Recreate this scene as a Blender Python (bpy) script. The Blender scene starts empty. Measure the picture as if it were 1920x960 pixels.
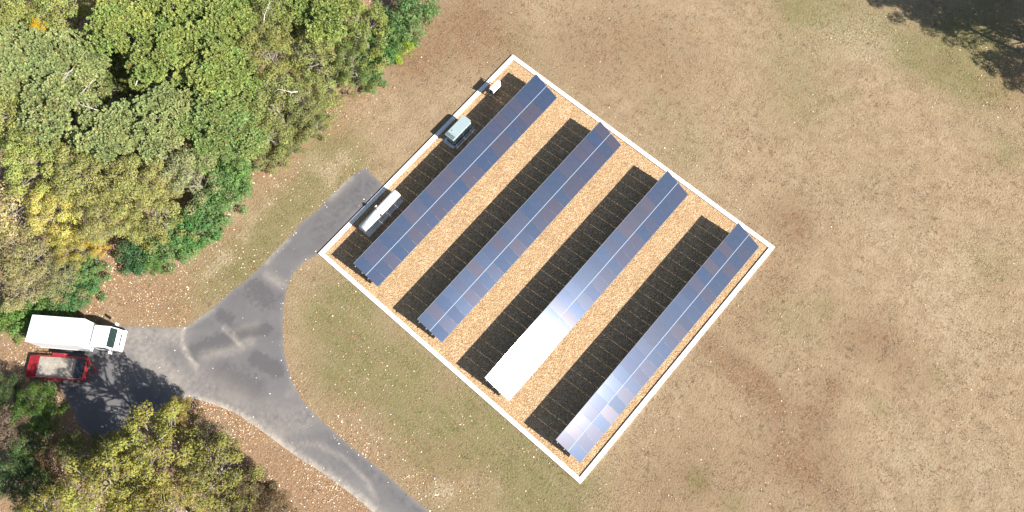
import bpy, bmesh, math, random
import numpy as np
from mathutils import Vector, Matrix

random.seed(7)
SC = bpy.context.scene
COL = SC.collection
R = math.radians

# ------------------------------------------------------------------ camera
# world: x runs along the panel rows (east), y north, z up, metres.
F = 1582.185
CR = np.array([[0.65815, 0.72263, -0.21129], [-0.75113, 0.61109, -0.24973], [-0.05134, 0.32306, 0.94498]])
CP = np.array([-4.9632, -33.7865, 74.38376])
cam = bpy.data.cameras.new('camera')
cam.sensor_width = 36.0
cam.lens = F / 1920 * 36.0
cam.clip_start = 1.0
cam.clip_end = 3000.0
camo = bpy.data.objects.new('camera', cam)
camo.matrix_world = Matrix([[*CR[i], CP[i]] for i in range(3)] + [[0, 0, 0, 1]])
COL.objects.link(camo)
SC.camera = camo

# ------------------------------------------------------------------ sky, sun, exposure
SUN = Vector((0.21421, -1.33513, 1.0)).normalized()
wd = bpy.data.worlds.new('World')
SC.world = wd
wd.use_nodes = True
wn = wd.node_tree.nodes
sky = wn.new('ShaderNodeTexSky')
sky.sky_type = 'NISHITA'
sky.sun_disc = False
sky.sun_elevation = R(36.5)
sky.sun_rotation = R(170.9)
sky.air_density = 1.0
sky.dust_density = 1.0
wd.node_tree.links.new(sky.outputs[0], wn['Background'].inputs[0])
wn['Background'].inputs[1].default_value = 0.058
sl = bpy.data.lights.new('sun', 'SUN')
sl.energy = 4.8
sl.angle = R(0.53)
sl.color = (1.0, 0.955, 0.89)
so = bpy.data.objects.new('sun', sl)
so.rotation_euler = SUN.to_track_quat('Z', 'Y').to_euler()
so.location = (20, -60, 60)
COL.objects.link(so)
SC.view_settings.view_transform = 'Standard'
SC.view_settings.look = 'None'
SC.view_settings.gamma = 1
SC.view_settings.exposure = 1.3
SC.cycles.max_bounces = 6
SC.cycles.transparent_max_bounces = 4


# ------------------------------------------------------------------ surveying helpers
def at(px, py, z=0.0):
    """photo pixel (1920x960) -> point of the place at height z"""
    v = CR @ np.array([(px - 960) / F, -(py - 480) / F, -1.0])
    t = (z - CP[2]) / v[2]
    return CP + t * v


def gpts(pts, z=0.0):
    return np.array([at(x, y, z)[:2] for x, y in pts])


def inpoly(X, Y, poly):
    ins = np.zeros(X.shape, bool)
    n = len(poly)
    for i in range(n):
        x0, y0 = poly[i]
        x1, y1 = poly[(i + 1) % n]
        if y0 == y1:
            continue
        c = ((y0 > Y) != (y1 > Y)) & (X < (x1 - x0) * (Y - y0) / (y1 - y0) + x0)
        ins ^= c
    return ins


def polydist(X, Y, poly, closed=True):
    d = np.full(X.shape, 1e9)
    bx = np.zeros(X.shape)
    by = np.zeros(X.shape)
    n = len(poly)
    for i in range(n if closed else n - 1):
        x0, y0 = poly[i]
        x1, y1 = poly[(i + 1) % n]
        dx, dy = x1 - x0, y1 - y0
        t = np.clip(((X - x0) * dx + (Y - y0) * dy) / (dx * dx + dy * dy + 1e-12), 0, 1)
        qx, qy = x0 + t * dx, y0 + t * dy
        e = np.hypot(X - qx, Y - qy)
        m = e < d
        d = np.where(m, e, d)
        bx = np.where(m, qx, bx)
        by = np.where(m, qy, by)
    return d, bx, by


def smooth_poly(P, closed=True, it=2):
    P = np.array(P)
    for _ in range(it):
        Q = []
        n = len(P)
        for i in range(n if closed else n - 1):
            a, b = P[i], P[(i + 1) % n]
            Q += [a * .75 + b * .25, a * .25 + b * .75]
        if not closed:
            Q = [P[0]] + Q + [P[-1]]
        P = np.array(Q)
    return P


# ------------------------------------------------------------------ object helpers
def link(o, parent=None):
    COL.objects.link(o)
    if parent is not None:
        o.parent = parent
    return o


def tag(o, label=None, cat=None, group=None, kind=None):
    if label: o['label'] = label
    if cat: o['category'] = cat
    if group: o['group'] = group
    if kind: o['kind'] = kind
    return o


def empty(name, loc=(0, 0, 0), rz=0.0, label=None, cat=None, group=None):
    o = bpy.data.objects.new(name, None)
    o.empty_display_size = .3
    o.location = loc
    o.rotation_euler = (0, 0, rz)
    COL.objects.link(o)
    return tag(o, label, cat, group)


class MB:
    """collects shapes, builds ONE mesh object"""
    def __init__(s):
        s.bm = bmesh.new()

    def box(s, x0, x1, y0, y1, z0, z1, rot=None, bev=0.0, mi=0):
        g = bmesh.ops.create_cube(s.bm, size=1.0)
        vs = g['verts']
        c = Vector(((x0 + x1) / 2, (y0 + y1) / 2, (z0 + z1) / 2))
        for v in vs:
            v.co = Vector((v.co.x * abs(x1 - x0), v.co.y * abs(y1 - y0), v.co.z * abs(z1 - z0)))
            if rot is not None:
                v.co = rot @ v.co
            v.co += c
        fs = list({f for v in vs for f in v.link_faces})
        for f in fs: f.material_index = mi
        if bev > 0:
            es = list({e for v in vs for e in v.link_edges})
            r = bmesh.ops.bevel(s.bm, geom=es, offset=bev, segments=2, affect='EDGES', profile=.6)
            for f in r['faces']: f.material_index = mi
        return s

    def tube(s, a, b, r0, r1=None, n=10, mi=0, caps=True):
        r1 = r0 if r1 is None else r1
        a, b = Vector(a), Vector(b)
        d = (b - a)
        L = d.length
        if L < 1e-6: return s
        g = bmesh.ops.create_cone(s.bm, cap_ends=caps, segments=n, radius1=r0, radius2=r1, depth=L)
        q = d.to_track_quat('Z', 'Y').to_matrix()
        for v in g['verts']:
            v.co = q @ v.co + (a + b) / 2
        for f in {f for v in g['verts'] for f in v.link_faces}: f.material_index = mi
        return s

    def prism(s, pts, y0, y1, mi=0, axis='y', bev=0.0):
        """outline in x,z extruded along y (axis y) or outline x,y extruded along z (axis z)"""
        def P(p, w):
            return (p[0], w, p[1]) if axis == 'y' else (p[0], p[1], w)
        A = [s.bm.verts.new(P(p, y0)) for p in pts]
        B = [s.bm.verts.new(P(p, y1)) for p in pts]
        n = len(pts)
        fs = [s.bm.faces.new(A), s.bm.faces.new(B[::-1])]
        for i in range(n):
            fs.append(s.bm.faces.new((A[i], B[i], B[(i + 1) % n], A[(i + 1) % n])))
        for f in fs: f.material_index = mi
        if bev > 0:
            es = list({e for v in A + B for e in v.link_edges})
            r = bmesh.ops.bevel(s.bm, geom=es, offset=bev, segments=2, affect='EDGES', profile=.6)
            for f in r['faces']: f.material_index = mi
        return s

    def lathe(s, prof, axis=(1, 0, 0), origin=(0, 0, 0), n=28, mi=0):
        """profile of (along, radius) about an axis"""
        ax = Vector(axis).normalized()
        q = ax.to_track_quat('Z', 'Y').to_matrix()
        o = Vector(origin)
        rings = []
        for h, r in prof:
            if r < 1e-5:
                rings.append([s.bm.verts.new(o + q @ Vector((0, 0, h)))])
            else:
                rings.append([s.bm.verts.new(o + q @ Vector((r * math.cos(2 * math.pi * k / n), r * math.sin(2 * math.pi * k / n), h))) for k in range(n)])
        for A, B in zip(rings, rings[1:]):
            for k in range(n):
                k2 = (k + 1) % n
                if len(A) == 1 and len(B) == 1: continue
                if len(A) == 1: f = s.bm.faces.new((A[0], B[k], B[k2]))
                elif len(B) == 1: f = s.bm.faces.new((A[k], B[0], A[k2]))
                else: f = s.bm.faces.new((A[k], B[k], B[k2], A[k2]))
                f.material_index = mi
                f.smooth = True
        return s

    def build(s, name, mats, parent=None, smooth=False):
        bmesh.ops.recalc_face_normals(s.bm, faces=s.bm.faces)
        me = bpy.data.meshes.new(name)
        s.bm.to_mesh(me)
        s.bm.free()
        for m in (mats if isinstance(mats, (list, tuple)) else [mats]):
            me.materials.append(m)
        if smooth:
            me.polygons.foreach_set('use_smooth', [True] * len(me.polygons))
        return link(bpy.data.objects.new(name, me), parent)


def np_mesh(name, V, Fc, k, mat, attrs=None, smooth=False):
    """V (n,3), Fc (m,k) faces, attrs {name: (n,4)}"""
    me = bpy.data.meshes.new(name)
    m = len(Fc)
    me.vertices.add(len(V))
    me.vertices.foreach_set('co', np.asarray(V, np.float32).ravel())
    me.loops.add(m * k)
    me.loops.foreach_set('vertex_index', np.asarray(Fc, np.int32).ravel())
    me.polygons.add(m)
    me.polygons.foreach_set('loop_start', np.arange(0, m * k, k, dtype=np.int32))
    me.polygons.foreach_set('loop_total', np.full(m, k, np.int32))
    if smooth:
        me.polygons.foreach_set('use_smooth', np.ones(m, bool))
    me.update(calc_edges=True)
    me.validate()
    for an, A in (attrs or {}).items():
        a = me.attributes.new(an, 'FLOAT_COLOR', 'POINT')
        a.data.foreach_set('color', np.asarray(A, np.float32).ravel())
    me.materials.append(mat)
    return me


# ------------------------------------------------------------------ material helpers
class NT:
    def __init__(s, name):
        s.m = bpy.data.materials.new(name)
        s.m.use_nodes = True
        s.t = s.m.node_tree
        s.b = s.t.nodes['Principled BSDF']
        s.out = s.t.nodes['Material Output']

    def n(s, typ, **kw):
        x = s.t.nodes.new(typ)
        for k, v in kw.items():
            setattr(x, k, v)
        return x

    def l(s, a, b):
        s.t.links.new(a, b)

    def coord(s, obj=False):
        return s.n('ShaderNodeTexCoord').outputs['Object']

    def noise(s, scale, detail=4, rough=.6, vec=None, stretch=None, rot=0, dist=0):
        x = s.n('ShaderNodeTexNoise')
        x.inputs['Scale'].default_value = scale
        x.inputs['Detail'].default_value = detail
        x.inputs['Roughness'].default_value = rough
        x.inputs['Distortion'].default_value = dist
        v = vec or s.coord()
        if stretch:
            mp = s.n('ShaderNodeMapping')
            mp.inputs['Scale'].default_value = stretch
            mp.inputs['Rotation'].default_value = (0, 0, rot)
            s.l(v, mp.inputs[0])
            v = mp.outputs[0]
        s.l(v, x.inputs['Vector'])
        return x.outputs['Fac']

    def ramp(s, fac, stops):
        x = s.n('ShaderNodeValToRGB')
        e = x.color_ramp.elements
        while len(e) < len(stops): e.new(.5)
        for i, (p, c) in enumerate(stops):
            e[i].position = p
            e[i].color = (*c, 1) if len(c) == 3 else c
        s.l(fac, x.inputs[0])
        return x.outputs[0]

    def mix(s, fac, a, b, mode='MIX'):
        x = s.n('ShaderNodeMix', data_type='RGBA', blend_type=mode)
        for i, v in ((0, fac), (6, a), (7, b)):
            if isinstance(v, (int, float)): x.inputs[i].default_value = v
            elif isinstance(v, tuple): x.inputs[i].default_value = (*v, 1)
            else: s.l(v, x.inputs[i])
        return x.outputs[2]

    def math(s, op, a, b=0.0, c=0.0, clamp=False):
        x = s.n('ShaderNodeMath', operation=op, use_clamp=clamp)
        for i, v in enumerate((a, b, c)):
            if isinstance(v, (int, float)): x.inputs[i].default_value = v
            else: s.l(v, x.inputs[i])
        return x.outputs[0]

    def mr(s, v, a, b, c=0.0, d=1.0):
        x = s.n('ShaderNodeMapRange')
        s.l(v, x.inputs[0])
        for i, q in enumerate((a, b, c, d)): x.inputs[i + 1].default_value = q
        return x.outputs[0]

    def bump(s, h, strength=.5, dist=.05):
        x = s.n('ShaderNodeBump')
        x.inputs['Strength'].default_value = strength
        x.inputs['Distance'].default_value = dist
        s.l(h, x.inputs['Height'])
        s.l(x.outputs[0], s.b.inputs['Normal'])

    def set(s, **kw):
        for k, v in kw.items():
            i = s.b.inputs[k.replace('_', ' ')]
            if isinstance(v, (int, float)): i.default_value = v
            elif isinstance(v, tuple): i.default_value = (*v, 1)
            else: s.l(v, i)
        return s


def paint(name, col, rough=.45, metal=0.0, var=.12, scale=6, bump=0.0, coat=0.0, spec=.5):
    t = NT(name)
    f = t.noise(scale, 5, .65)
    dark = tuple(c * (1 - var) for c in col)
    lite = tuple(min(1, c * (1 + var * .5)) for c in col)
    t.set(Base_Color=t.ramp(f, [(.3, dark), (.7, lite)]), Roughness=rough, Metallic=metal)
    t.b.inputs['Specular IOR Level'].default_value = spec
    t.b.inputs['Coat Weight'].default_value = coat
    if bump: t.bump(t.noise(scale * 4, 3), bump, .01)
    return t.m


M = {}
M['white'] = paint('white_paint', (.84, .84, .83), .65, var=.06)
M['wall_white'] = paint('white_wall_paint', (.82, .81, .79), .6, var=.10, scale=2.5, bump=.2)
M['truck_white'] = paint('truck_white', (.80, .81, .82), .35, var=.05, scale=1.5, coat=.3)
M['dark'] = paint('dark_plastic', (.02, .02, .022), .5)
M['rubber'] = paint('rubber', (.022, .021, .02), .85, var=.3)
M['steel'] = paint('galvanised_steel', (.42, .43, .44), .4, metal=.9, var=.2, scale=9)
M['alu'] = paint('aluminium', (.75, .76, .78), .32, metal=.85, var=.08)
M['concrete'] = paint('pad_concrete', (.76, .78, .78), .85, var=.15, scale=4, bump=.3)
M['gen_paint'] = paint('generator_paint', (.29, .36, .375), .45, var=.06, scale=3)
M['gen_dark'] = paint('generator_grille', (.035, .045, .05), .5)
M['red'] = paint('red_trailer_paint', (.25, .014, .022), .6, var=.35, scale=3)
M['chrome'] = paint('chrome', (.7, .7, .7), .15, metal=1.0, var=.02)
M['toolbox'] = paint('toolbox_black', (.018, .02, .028), .35, var=.3)
M['chassis'] = paint('chassis_black', (.03, .03, .03), .7, var=.3)
t = NT('windshield_glass')
t.set(Base_Color=(.015, .03, .028), Roughness=.06)
t.b.inputs['Specular IOR Level'].default_value = .6
M['glass'] = t.m
t = NT('lamp_lens')
t.set(Base_Color=(.6, .6, .58), Roughness=.1)
M['lens'] = t.m
t = NT('amber_lens')
t.set(Base_Color=(.5, .08, .01), Roughness=.2)
M['tail'] = t.m

# weathered trailer planks
t = NT('trailer_planks')
v = t.coord()
w = t.n('ShaderNodeTexWave', wave_type='BANDS', bands_direction='Y')
w.inputs['Scale'].default_value = 3.2
w.inputs['Distortion'].default_value = .3
t.l(v, w.inputs[0])
c1 = t.ramp(t.noise(2.0, 6, .7), [(.3, (.20, .18, .15)), (.7, (.40, .36, .30))])
c2 = t.mix(t.mr(w.outputs['Fac'], 0, .12, .6, 0), c1, (.06, .05, .045))
t.set(Base_Color=c2, Roughness=.85)
M['planks'] = t.m

# solar glass: dark blue cells behind glass, each module of a slightly different tint
t = NT('solar_cells')
oi = t.n('ShaderNodeObjectInfo')
rnd = oi.outputs['Random']
tint = t.ramp(rnd, [(0.0, (.016, .031, .064)), (.35, (.020, .032, .060)), (.6, (.028, .032, .054)), (.85, (.036, .034, .048)), (1.0, (.013, .031, .070))])
cn = t.noise(1.3, 4, .6)
base = t.mix(t.mr(cn, .35, .7, 0, .35), tint, (.035, .045, .085))
t.set(Base_Color=base, Roughness=.26)
stint = t.ramp(rnd, [(0.0, (.034, .058, .112)), (.35, (.038, .059, .106)), (.6, (.050, .058, .096)), (.85, (.062, .056, .084)), (1.0, (.030, .056, .118))])
t.l(stint, t.b.inputs['Specular Tint'])
t.b.inputs['Coat Weight'].default_value = 1.0
t.b.inputs['Coat Roughness'].default_value = .068
t.b.inputs['Coat IOR'].default_value = 1.5
M['cells'] = t.m
t = NT('module_frame')
t.set(Base_Color=(.018, .026, .045), Roughness=.35)
t.b.inputs['Coat Weight'].default_value = 1.0
t.b.inputs['Coat Weight'].default_value = .5
t.b.inputs['Coat Roughness'].default_value = .09
t.b.inputs['Specular Tint'].default_value = (.2, .28, .4, 1)
M['frame'] = t.m
M['strip'] = paint('strip_metal', (.16, .22, .30), .5, var=.1, spec=.35)
M['trim'] = paint('trim_metal', (.10, .12, .15), .5, var=.1, spec=.3)
t = NT('module_back')
t.set(Base_Color=(.05, .05, .055), Roughness=.7)
M['back'] = t.m

# ------------------------------------------------------------------ zones of the ground (photo survey)
WALL_X, WALL_Y = 27.921, -32.076     # outer corners of the kerbed enclosure: (0,0) .. (WALL_X, WALL_Y)

drive_px = [(685, 315), (660, 329), (620, 366), (598, 392), (566, 416), (540, 447), (512, 474), (497, 492), (470, 518),
            (440, 541), (420, 558), (400, 577), (378, 592), (362, 604), (346, 614), (300, 614), (250, 612), (205, 612),
            (160, 618), (120, 632), (98, 660), (100, 700), (118, 735), (138, 775), (150, 800), (180, 822), (240, 800), (310, 760),
            (350, 745), (382, 752), (412, 763), (440, 774), (470, 793), (500, 815), (525, 834), (552, 853), (585, 874),
            (620, 898), (652, 921), (684, 947), (712, 972), (760, 1015), (820, 1075), (930, 1060), (862, 1010), (812, 965),
            (770, 931), (722, 888), (690, 862), (655, 835), (618, 802), (590, 776), (566, 750), (549, 718), (538, 685),
            (531, 650), (530, 615), (532, 575), (538, 540), (548, 515), (570, 492), (596, 474.5), (620, 449), (650, 419), (680, 388), (718, 347)]
drive_w = gpts(drive_px)
# the stretch beside the kerb follows the kerb exactly
for i in range(len(drive_w)):
    if 0 < drive_w[i][0] < 12 and abs(drive_w[i][1]) < .8 and i > 40:
        drive_w[i][1] = .01
drive_w = np.array(drive_w)

forest_px = [(800, -5), (770, 35), (735, 85), (700, 125), (655, 145), (600, 165), (612, 215), (585, 240), (545, 290), (505, 297),
             (440, 292), (432, 345), (400, 400), (350, 440), (290, 480), (235, 490), (210, 470), (170, 490), (160, 530), (130, 570),
             (60, 600), (-20, 615), (-400, 640), (-400, -500), (900, -500)]
forest_w = gpts(forest_px)
grove_px = [(150, 800), (240, 800), (310, 760), (350, 745), (440, 774), (552, 853), (652, 921), (712, 972), (820, 1075), (800, 1400), (-400, 1400), (-400, 640), (60, 650), (110, 720)]
grove_w = gpts(grove_px)

# (px, py, radius_px, channel, amount) channels: 0 green, 1 red-brown, 2 leaf litter, 3 pale straw
BL = []
def bl(ch, amt, rad, *pts):
    for x, y in pts: BL.append((x, y, rad, ch, amt))
bl(0, .95, 60, (500, 430), (560, 370), (640, 320), (470, 520), (330, 575), (420, 500), (620, 270))
bl(0, .75, 70, (620, 600), (700, 700), (760, 800), (640, 700), (860, 830), (930, 760), (1010, 880), (1060, 930), (850, 920), (660, 560), (780, 680), (1000, 930))
bl(0, .85, 38, (1000, 860), (1040, 910), (920, 850), (860, 780), (830, 850))
bl(0, .8, 55, (1520, 10), (1545, -10), (1500, 5))
bl(0, .9, 50, (1700, 95), (1760, 125), (1820, 155), (1870, 160), (1600, 50), (1780, 60), (1850, 80))
bl(0, .5, 70, (1650, 40), (1850, 20), (1490, 110), (1500, 200))
bl(0, .9, 17, (1306, 897), (1312, 905))
bl(0, .5, 18, (1365, 950), (1380, 945), (1755, 707), (1890, 290), (1650, 765), (1550, 575), (1590, 180))
bl(0, .4, 50, (1480, 600), (1880, 280), (1240, 200), (1290, 280), (980, 90), (1850, 500))
bl(1, .7, 26, (1325, 640), (1350, 670), (1380, 690), (1420, 720), (1440, 745), (1455, 770), (1535, 780), (1560, 725), (1400, 705))
bl(1, .5, 45, (1470, 410), (1490, 430), (1390, 600), (1450, 520), (1650, 630), (1700, 690), (1600, 640), (1520, 870), (1470, 860), (1560, 930))
bl(1, .55, 70, (800, 90), (860, 50), (930, 90), (770, 120), (900, 20))
bl(1, .35, 90, (1160, 60), (1250, 110), (1100, 110), (1330, 870), (1250, 930), (1500, 800))
bl(2, .9, 22, (615, 170), (610, 195), (602, 160), (600, 215), (560, 270), (480, 300), (450, 305), (445, 330), (215, 480), (180, 500), (230, 505))
bl(2, .6, 28, (200, 530), (180, 560), (230, 540), (170, 590), (300, 500), (240, 590), (300, 600), (350, 590), (260, 560), (150, 585))
bl(2, .5, 45, (390, 450), (420, 400), (460, 340), (330, 530), (520, 320), (640, 230), (690, 160), (290, 560))
bl(2, 1.2, 36, (380, 770), (430, 800), (470, 830), (520, 860), (560, 890), (600, 910), (640, 940), (680, 965), (560, 930), (600, 960), (500, 890), (450, 850), (620, 985))
bl(2, .9, 9, (527, 560), (525, 585), (525, 610), (527, 640), (531, 665), (538, 690), (548, 720), (560, 745), (575, 765), (533, 540), (345, 745))
bl(2, .8, 40, (60, 640), (20, 680), (60, 700), (100, 640), (20, 640), (140, 780), (120, 820), (60, 720))
bl(2, .4, 50, (800, 900), (870, 910), (700, 860), (1890, 160), (640, 800))
bl(3, .9, 12, (610, 320), (620, 312), (630, 318), (640, 300), (622, 330), (600, 315), (652, 303), (645, 290), (615, 345))
bl(3, .75, 10, (425, 480), (418, 490), (410, 496), (400, 505), (392, 512), (385, 520), (430, 485), (470, 420), (462, 448), (478, 405), (495, 385), (508, 380), (455, 440), (412, 476))
bl(3, .6, 22, (400, 400), (430, 380), (350, 465), (320, 480), (380, 440), (590, 300), (440, 400))
bl(3, .7, 14, (825, 915), (835, 930), (815, 925), (845, 920), (885, 905), (930, 912))
bl(3, .4, 60, (1620, 60), (1640, 100), (1560, 60), (1760, 560), (1800, 480), (1700, 860), (1650, 450), (1850, 900), (1800, 640))
BLW = [(*at(x, y)[:2], r / 20.5, ch, a) for x, y, r, ch, a in BL]


def zones(X, Y):
    Z = np.zeros(X.shape + (4,))
    for x, y, r, ch, a in BLW:
        d2 = ((X - x) ** 2 + (Y - y) ** 2) / (r * r)
        Z[..., ch] += a * np.exp(-d2)
    for P in (forest_w, grove_w):
        ins = inpoly(X, Y, P)
        d, _, _ = polydist(X, Y, P)
        Z[..., 2] += np.where(ins, np.clip(d / 1.5, 0, 1) * .9 + .25, 0.0)
    return np.clip(Z, 0, 1)


# ------------------------------------------------------------------ ground
def axis_vals(lo, hi, step, far):
    a = list(np.arange(lo, hi + 1e-6, step))
    s, x = step, hi
    while x < far:
        s *= 1.5
        x += s
        a.append(x)
    s, x = step, lo
    while x > -far:
        s *= 1.5
        x -= s
        a.insert(0, x)
    return np.array(a)


gx = axis_vals(-46, 78, .4, 900)
gy = axis_vals(-74, 66, .4, 900)
GX, GY = np.meshgrid(gx, gy, indexing='ij')
V = np.stack([GX.ravel(), GY.ravel(), np.zeros(GX.size)], 1)
ni, nj = GX.shape
I = np.arange(ni * nj).reshape(ni, nj)
FQ = np.stack([I[:-1, :-1].ravel(), I[1:, :-1].ravel(), I[1:, 1:].ravel(), I[:-1, 1:].ravel()], 1)
Zg = zones(GX.ravel(), GY.ravel())

t = NT('lawn_ground')
at_ = t.n('ShaderNodeAttribute', attribute_name='zone')
sep = t.n('ShaderNodeSeparateColor')
t.l(at_.outputs['Color'], sep.inputs[0])
zg, zr, zl, zp = sep.outputs[0], sep.outputs[1], sep.outputs[2], at_.outputs['Alpha']
n_big = t.noise(.10, 6, .65)
n_mid = t.noise(.7, 6, .7, dist=.4)
n_fine = t.noise(5.0, 6, .75)
n_grain = t.noise(22, 3, .7)
n_str = t.noise(1.6, 5, .7, stretch=(1, .28, 1), rot=R(35))
base = t.ramp(n_mid, [(.27, (.26, .178, .102)), (.44, (.352, .252, .153)), (.58, (.415, .307, .192)), (.78, (.49, .38, .25))])
base = t.mix(t.mr(n_big, .38, .65, 0, .5), base, (.315, .240, .145))
base = t.mix(t.mr(n_str, .5, .72, 0, .3), base, (.235, .160, .095))
gfac = t.math('MULTIPLY', zg, t.mr(t.math('ADD', n_mid, t.math('MULTIPLY', n_fine, .5)), .45, .95, .25, 1.15), clamp=True)
green = t.ramp(n_fine, [(.3, (.125, .125, .042)), (.55, (.205, .195, .078)), (.8, (.29, .255, .12))])
c = t.mix(gfac, base, green)
rfac = t.math('MULTIPLY', zr, t.mr(t.math('ADD', n_mid, t.math('MULTIPLY', n_fine, .6)), .60, .92, 0, 1.5), clamp=True)
c = t.mix(t.math('MULTIPLY', rfac, t.mr(n_fine, .35, .6, .35, .95)), c, (.205, .112, .060))
lit = t.ramp(t.noise(9, 5, .8), [(.25, (.12, .065, .035)), (.42, (.27, .155, .085)), (.56, (.38, .245, .15)), (.72, (.52, .38, .26))])
lfac = t.math('MULTIPLY', t.math('MULTIPLY', zl, 1.1), t.mr(n_fine, .3, .6, .45, 1.1), clamp=True)
c = t.mix(lfac, c, lit)
pfac = t.math('MULTIPLY', zp, t.mr(t.math('ADD', n_fine, t.math('MULTIPLY', n_mid, .4)), .58, .85, 0, 1.1), clamp=True)
c = t.mix(pfac, c, (.50, .40, .27))
# small tufts, bare spots and grain
sp = t.noise(2.6, 4, .6)
c = t.mix(t.mr(sp, .56, .70, 0, .6), c, (.165, .118, .065))
n_tr = t.noise(1.3, 5, .65, stretch=(1, .16, 1), rot=R(38), dist=.7)
c = t.mix(t.mr(n_tr, .52, .68, 0, .22), c, (.43, .33, .215))
n_w = t.noise(1.7, 6, .78, dist=.3)
n_sel = t.noise(.16, 4, .6)
wf = t.math('MULTIPLY', t.mr(n_w, .54, .62, 0, .9), t.mr(t.math('ADD', n_sel, t.math('MULTIPLY', zr, .25)), .42, .60, .08, 1.0), clamp=True)
n_k = t.noise(.5, 3, .6)
c = t.mix(wf, c, t.ramp(n_k, [(.38, (.105, .098, .058)), (.50, (.165, .110, .066)), (.58, (.20, .095, .05))]))
n_pt = t.noise(.32, 6, .8, dist=.5)
c = t.mix(t.mr(n_pt, .54, .66, 0, .42), c, (.225, .145, .085))
c = t.mix(t.mr(n_fine, .3, .66, .36, 0), c, (.16, .112, .065))
c = t.mix(t.mr(n_grain, .52, .8, 0, .45), c, (.50, .40, .27))
t.set(Base_Color=c, Roughness=.95)
t.b.inputs['Specular IOR Level'].default_value = .1
hb = t.math('ADD', t.math('MULTIPLY', n_fine, 1.0), t.math('MULTIPLY', n_grain, .5))
t.bump(hb, .95, .16)
M['ground'] = t.m
o = link(bpy.data.objects.new('ground', np_mesh('ground', V, FQ, 4, M['ground'], {'zone': Zg}, True)))
tag(o, 'dry tan lawn with greener patches and leaf litter around the kerbed enclosure', 'ground', kind='structure')

# ------------------------------------------------------------------ driveway
step = .3
x0, y0 = drive_w.min(0) - 1
x1, y1 = drive_w.max(0) + 1
ax_, ay_ = np.arange(x0, x1, step), np.arange(y0, y1, step)
DX, DY = np.meshgrid(ax_, ay_, indexing='ij')
DP = drive_w
cx, cy = DX[:-1, :-1] + step / 2, DY[:-1, :-1] + step / 2
cell_in = inpoly(cx, cy, DP)
vin = inpoly(DX, DY, DP)
dd, bx, by = polydist(DX, DY, DP)
# vertices of the rim are drawn onto the true edge
use = np.zeros(DX.shape, bool)
use[:-1, :-1] |= cell_in; use[1:, :-1] |= cell_in; use[1:, 1:] |= cell_in; use[:-1, 1:] |= cell_in
full = np.zeros(DX.shape, int)
for a, b in ((slice(0, -1), slice(0, -1)), (slice(1, None), slice(0, -1)), (slice(1, None), slice(1, None)), (slice(0, -1), slice(1, None))):
    full[a, b] += cell_in
rim = use & (full < 4)
PX = np.where(rim, bx, DX)
PY = np.where(rim, by, DY)
idx = -np.ones(DX.shape, int)
idx[use] = np.arange(use.sum())
DV = np.stack([PX[use], PY[use], np.full(use.sum(), .004)], 1)
ii, jj = np.nonzero(cell_in)
DF = np.stack([idx[ii, jj], idx[ii + 1, jj], idx[ii + 1, jj + 1], idx[ii, jj + 1]], 1)
# dust (R), dark patches (G), edge crumble (B)
X, Y = DV[:, 0], DV[:, 1]
ed, _, _ = polydist(X, Y, DP)
A = np.zeros((len(X), 4))
A[:, 3] = 1
def stroke(ch, amt, wid, pts):
    P = gpts(pts)
    d, _, _ = polydist(X, Y, P, False)
    A[:, ch] = np.maximum(A[:, ch], amt * np.exp(-(d / wid) ** 2))
south = gpts([(350, 745), (440, 774), (500, 815), (552, 853), (620, 898), (684, 947), (760, 1015)])
d, _, _ = polydist(X, Y, south, False)
A[:, 0] = np.maximum(A[:, 0], .95 * np.exp(-(d / .55) ** 2))
A[:, 0] = np.maximum(A[:, 0], .20 * np.exp(-(d / 1.6) ** 2))
stroke(0, .28, 1.7, [(360, 715), (430, 750), (520, 800), (600, 770)])
stroke(0, .4, 1.5, [(250, 640), (300, 690), (340, 720)])
stroke(0, .42, 1.1, [(240, 625), (330, 630)])
stroke(0, .7, .25, [(345, 615), (340, 640), (352, 668), (368, 688)])
stroke(0, .6, .2, [(420, 615), (436, 628), (450, 648), (455, 655)])
stroke(0, .5, .3, [(345, 616), (372, 598), (398, 580)])
stroke(0, .4, .25, [(555, 832), (600, 834), (650, 862), (690, 905), (715, 960)])
stroke(0, .2, .4, [(540, 740), (600, 720), (560, 742)])
stroke(0, .2, .4, [(440, 617), (480, 610)])
stroke(0, .35, .5, [(380, 668), (440, 655), (470, 640)])
stroke(0, .4, .8, [(240, 650), (300, 640)])
stroke(0, .5, .35, [(540, 447), (512, 474), (500, 490)])
stroke(0, .5, .5, [(655, 332), (620, 368)])
stroke(0, .35, .45, [(500, 515), (530, 535)])
A[:, 0] = np.maximum(A[:, 0], .18 * np.exp(-(ed / .25) ** 2))
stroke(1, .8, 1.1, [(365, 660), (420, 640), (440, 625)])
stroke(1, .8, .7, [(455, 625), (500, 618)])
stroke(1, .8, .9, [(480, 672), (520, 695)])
stroke(1, .7, .8, [(415, 590), (430, 600)])
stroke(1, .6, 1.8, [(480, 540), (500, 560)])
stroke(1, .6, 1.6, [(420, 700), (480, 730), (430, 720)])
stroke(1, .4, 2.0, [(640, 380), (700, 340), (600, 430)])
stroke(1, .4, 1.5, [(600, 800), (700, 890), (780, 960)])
t = NT('asphalt')
at_ = t.n('ShaderNodeAttribute', attribute_name='wear')
sep = t.n('ShaderNodeSeparateColor')
t.l(at_.outputs['Color'], sep.inputs[0])
n1 = t.noise(.35, 5, .6, dist=.6)
n2 = t.noise(2.2, 6, .7, dist=.4)
n3 = t.noise(30, 3, .7)
c = t.ramp(n1, [(.3, (.112, .107, .110)), (.5, (.130, .124, .126)), (.72, (.150, .142, .140))])
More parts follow.
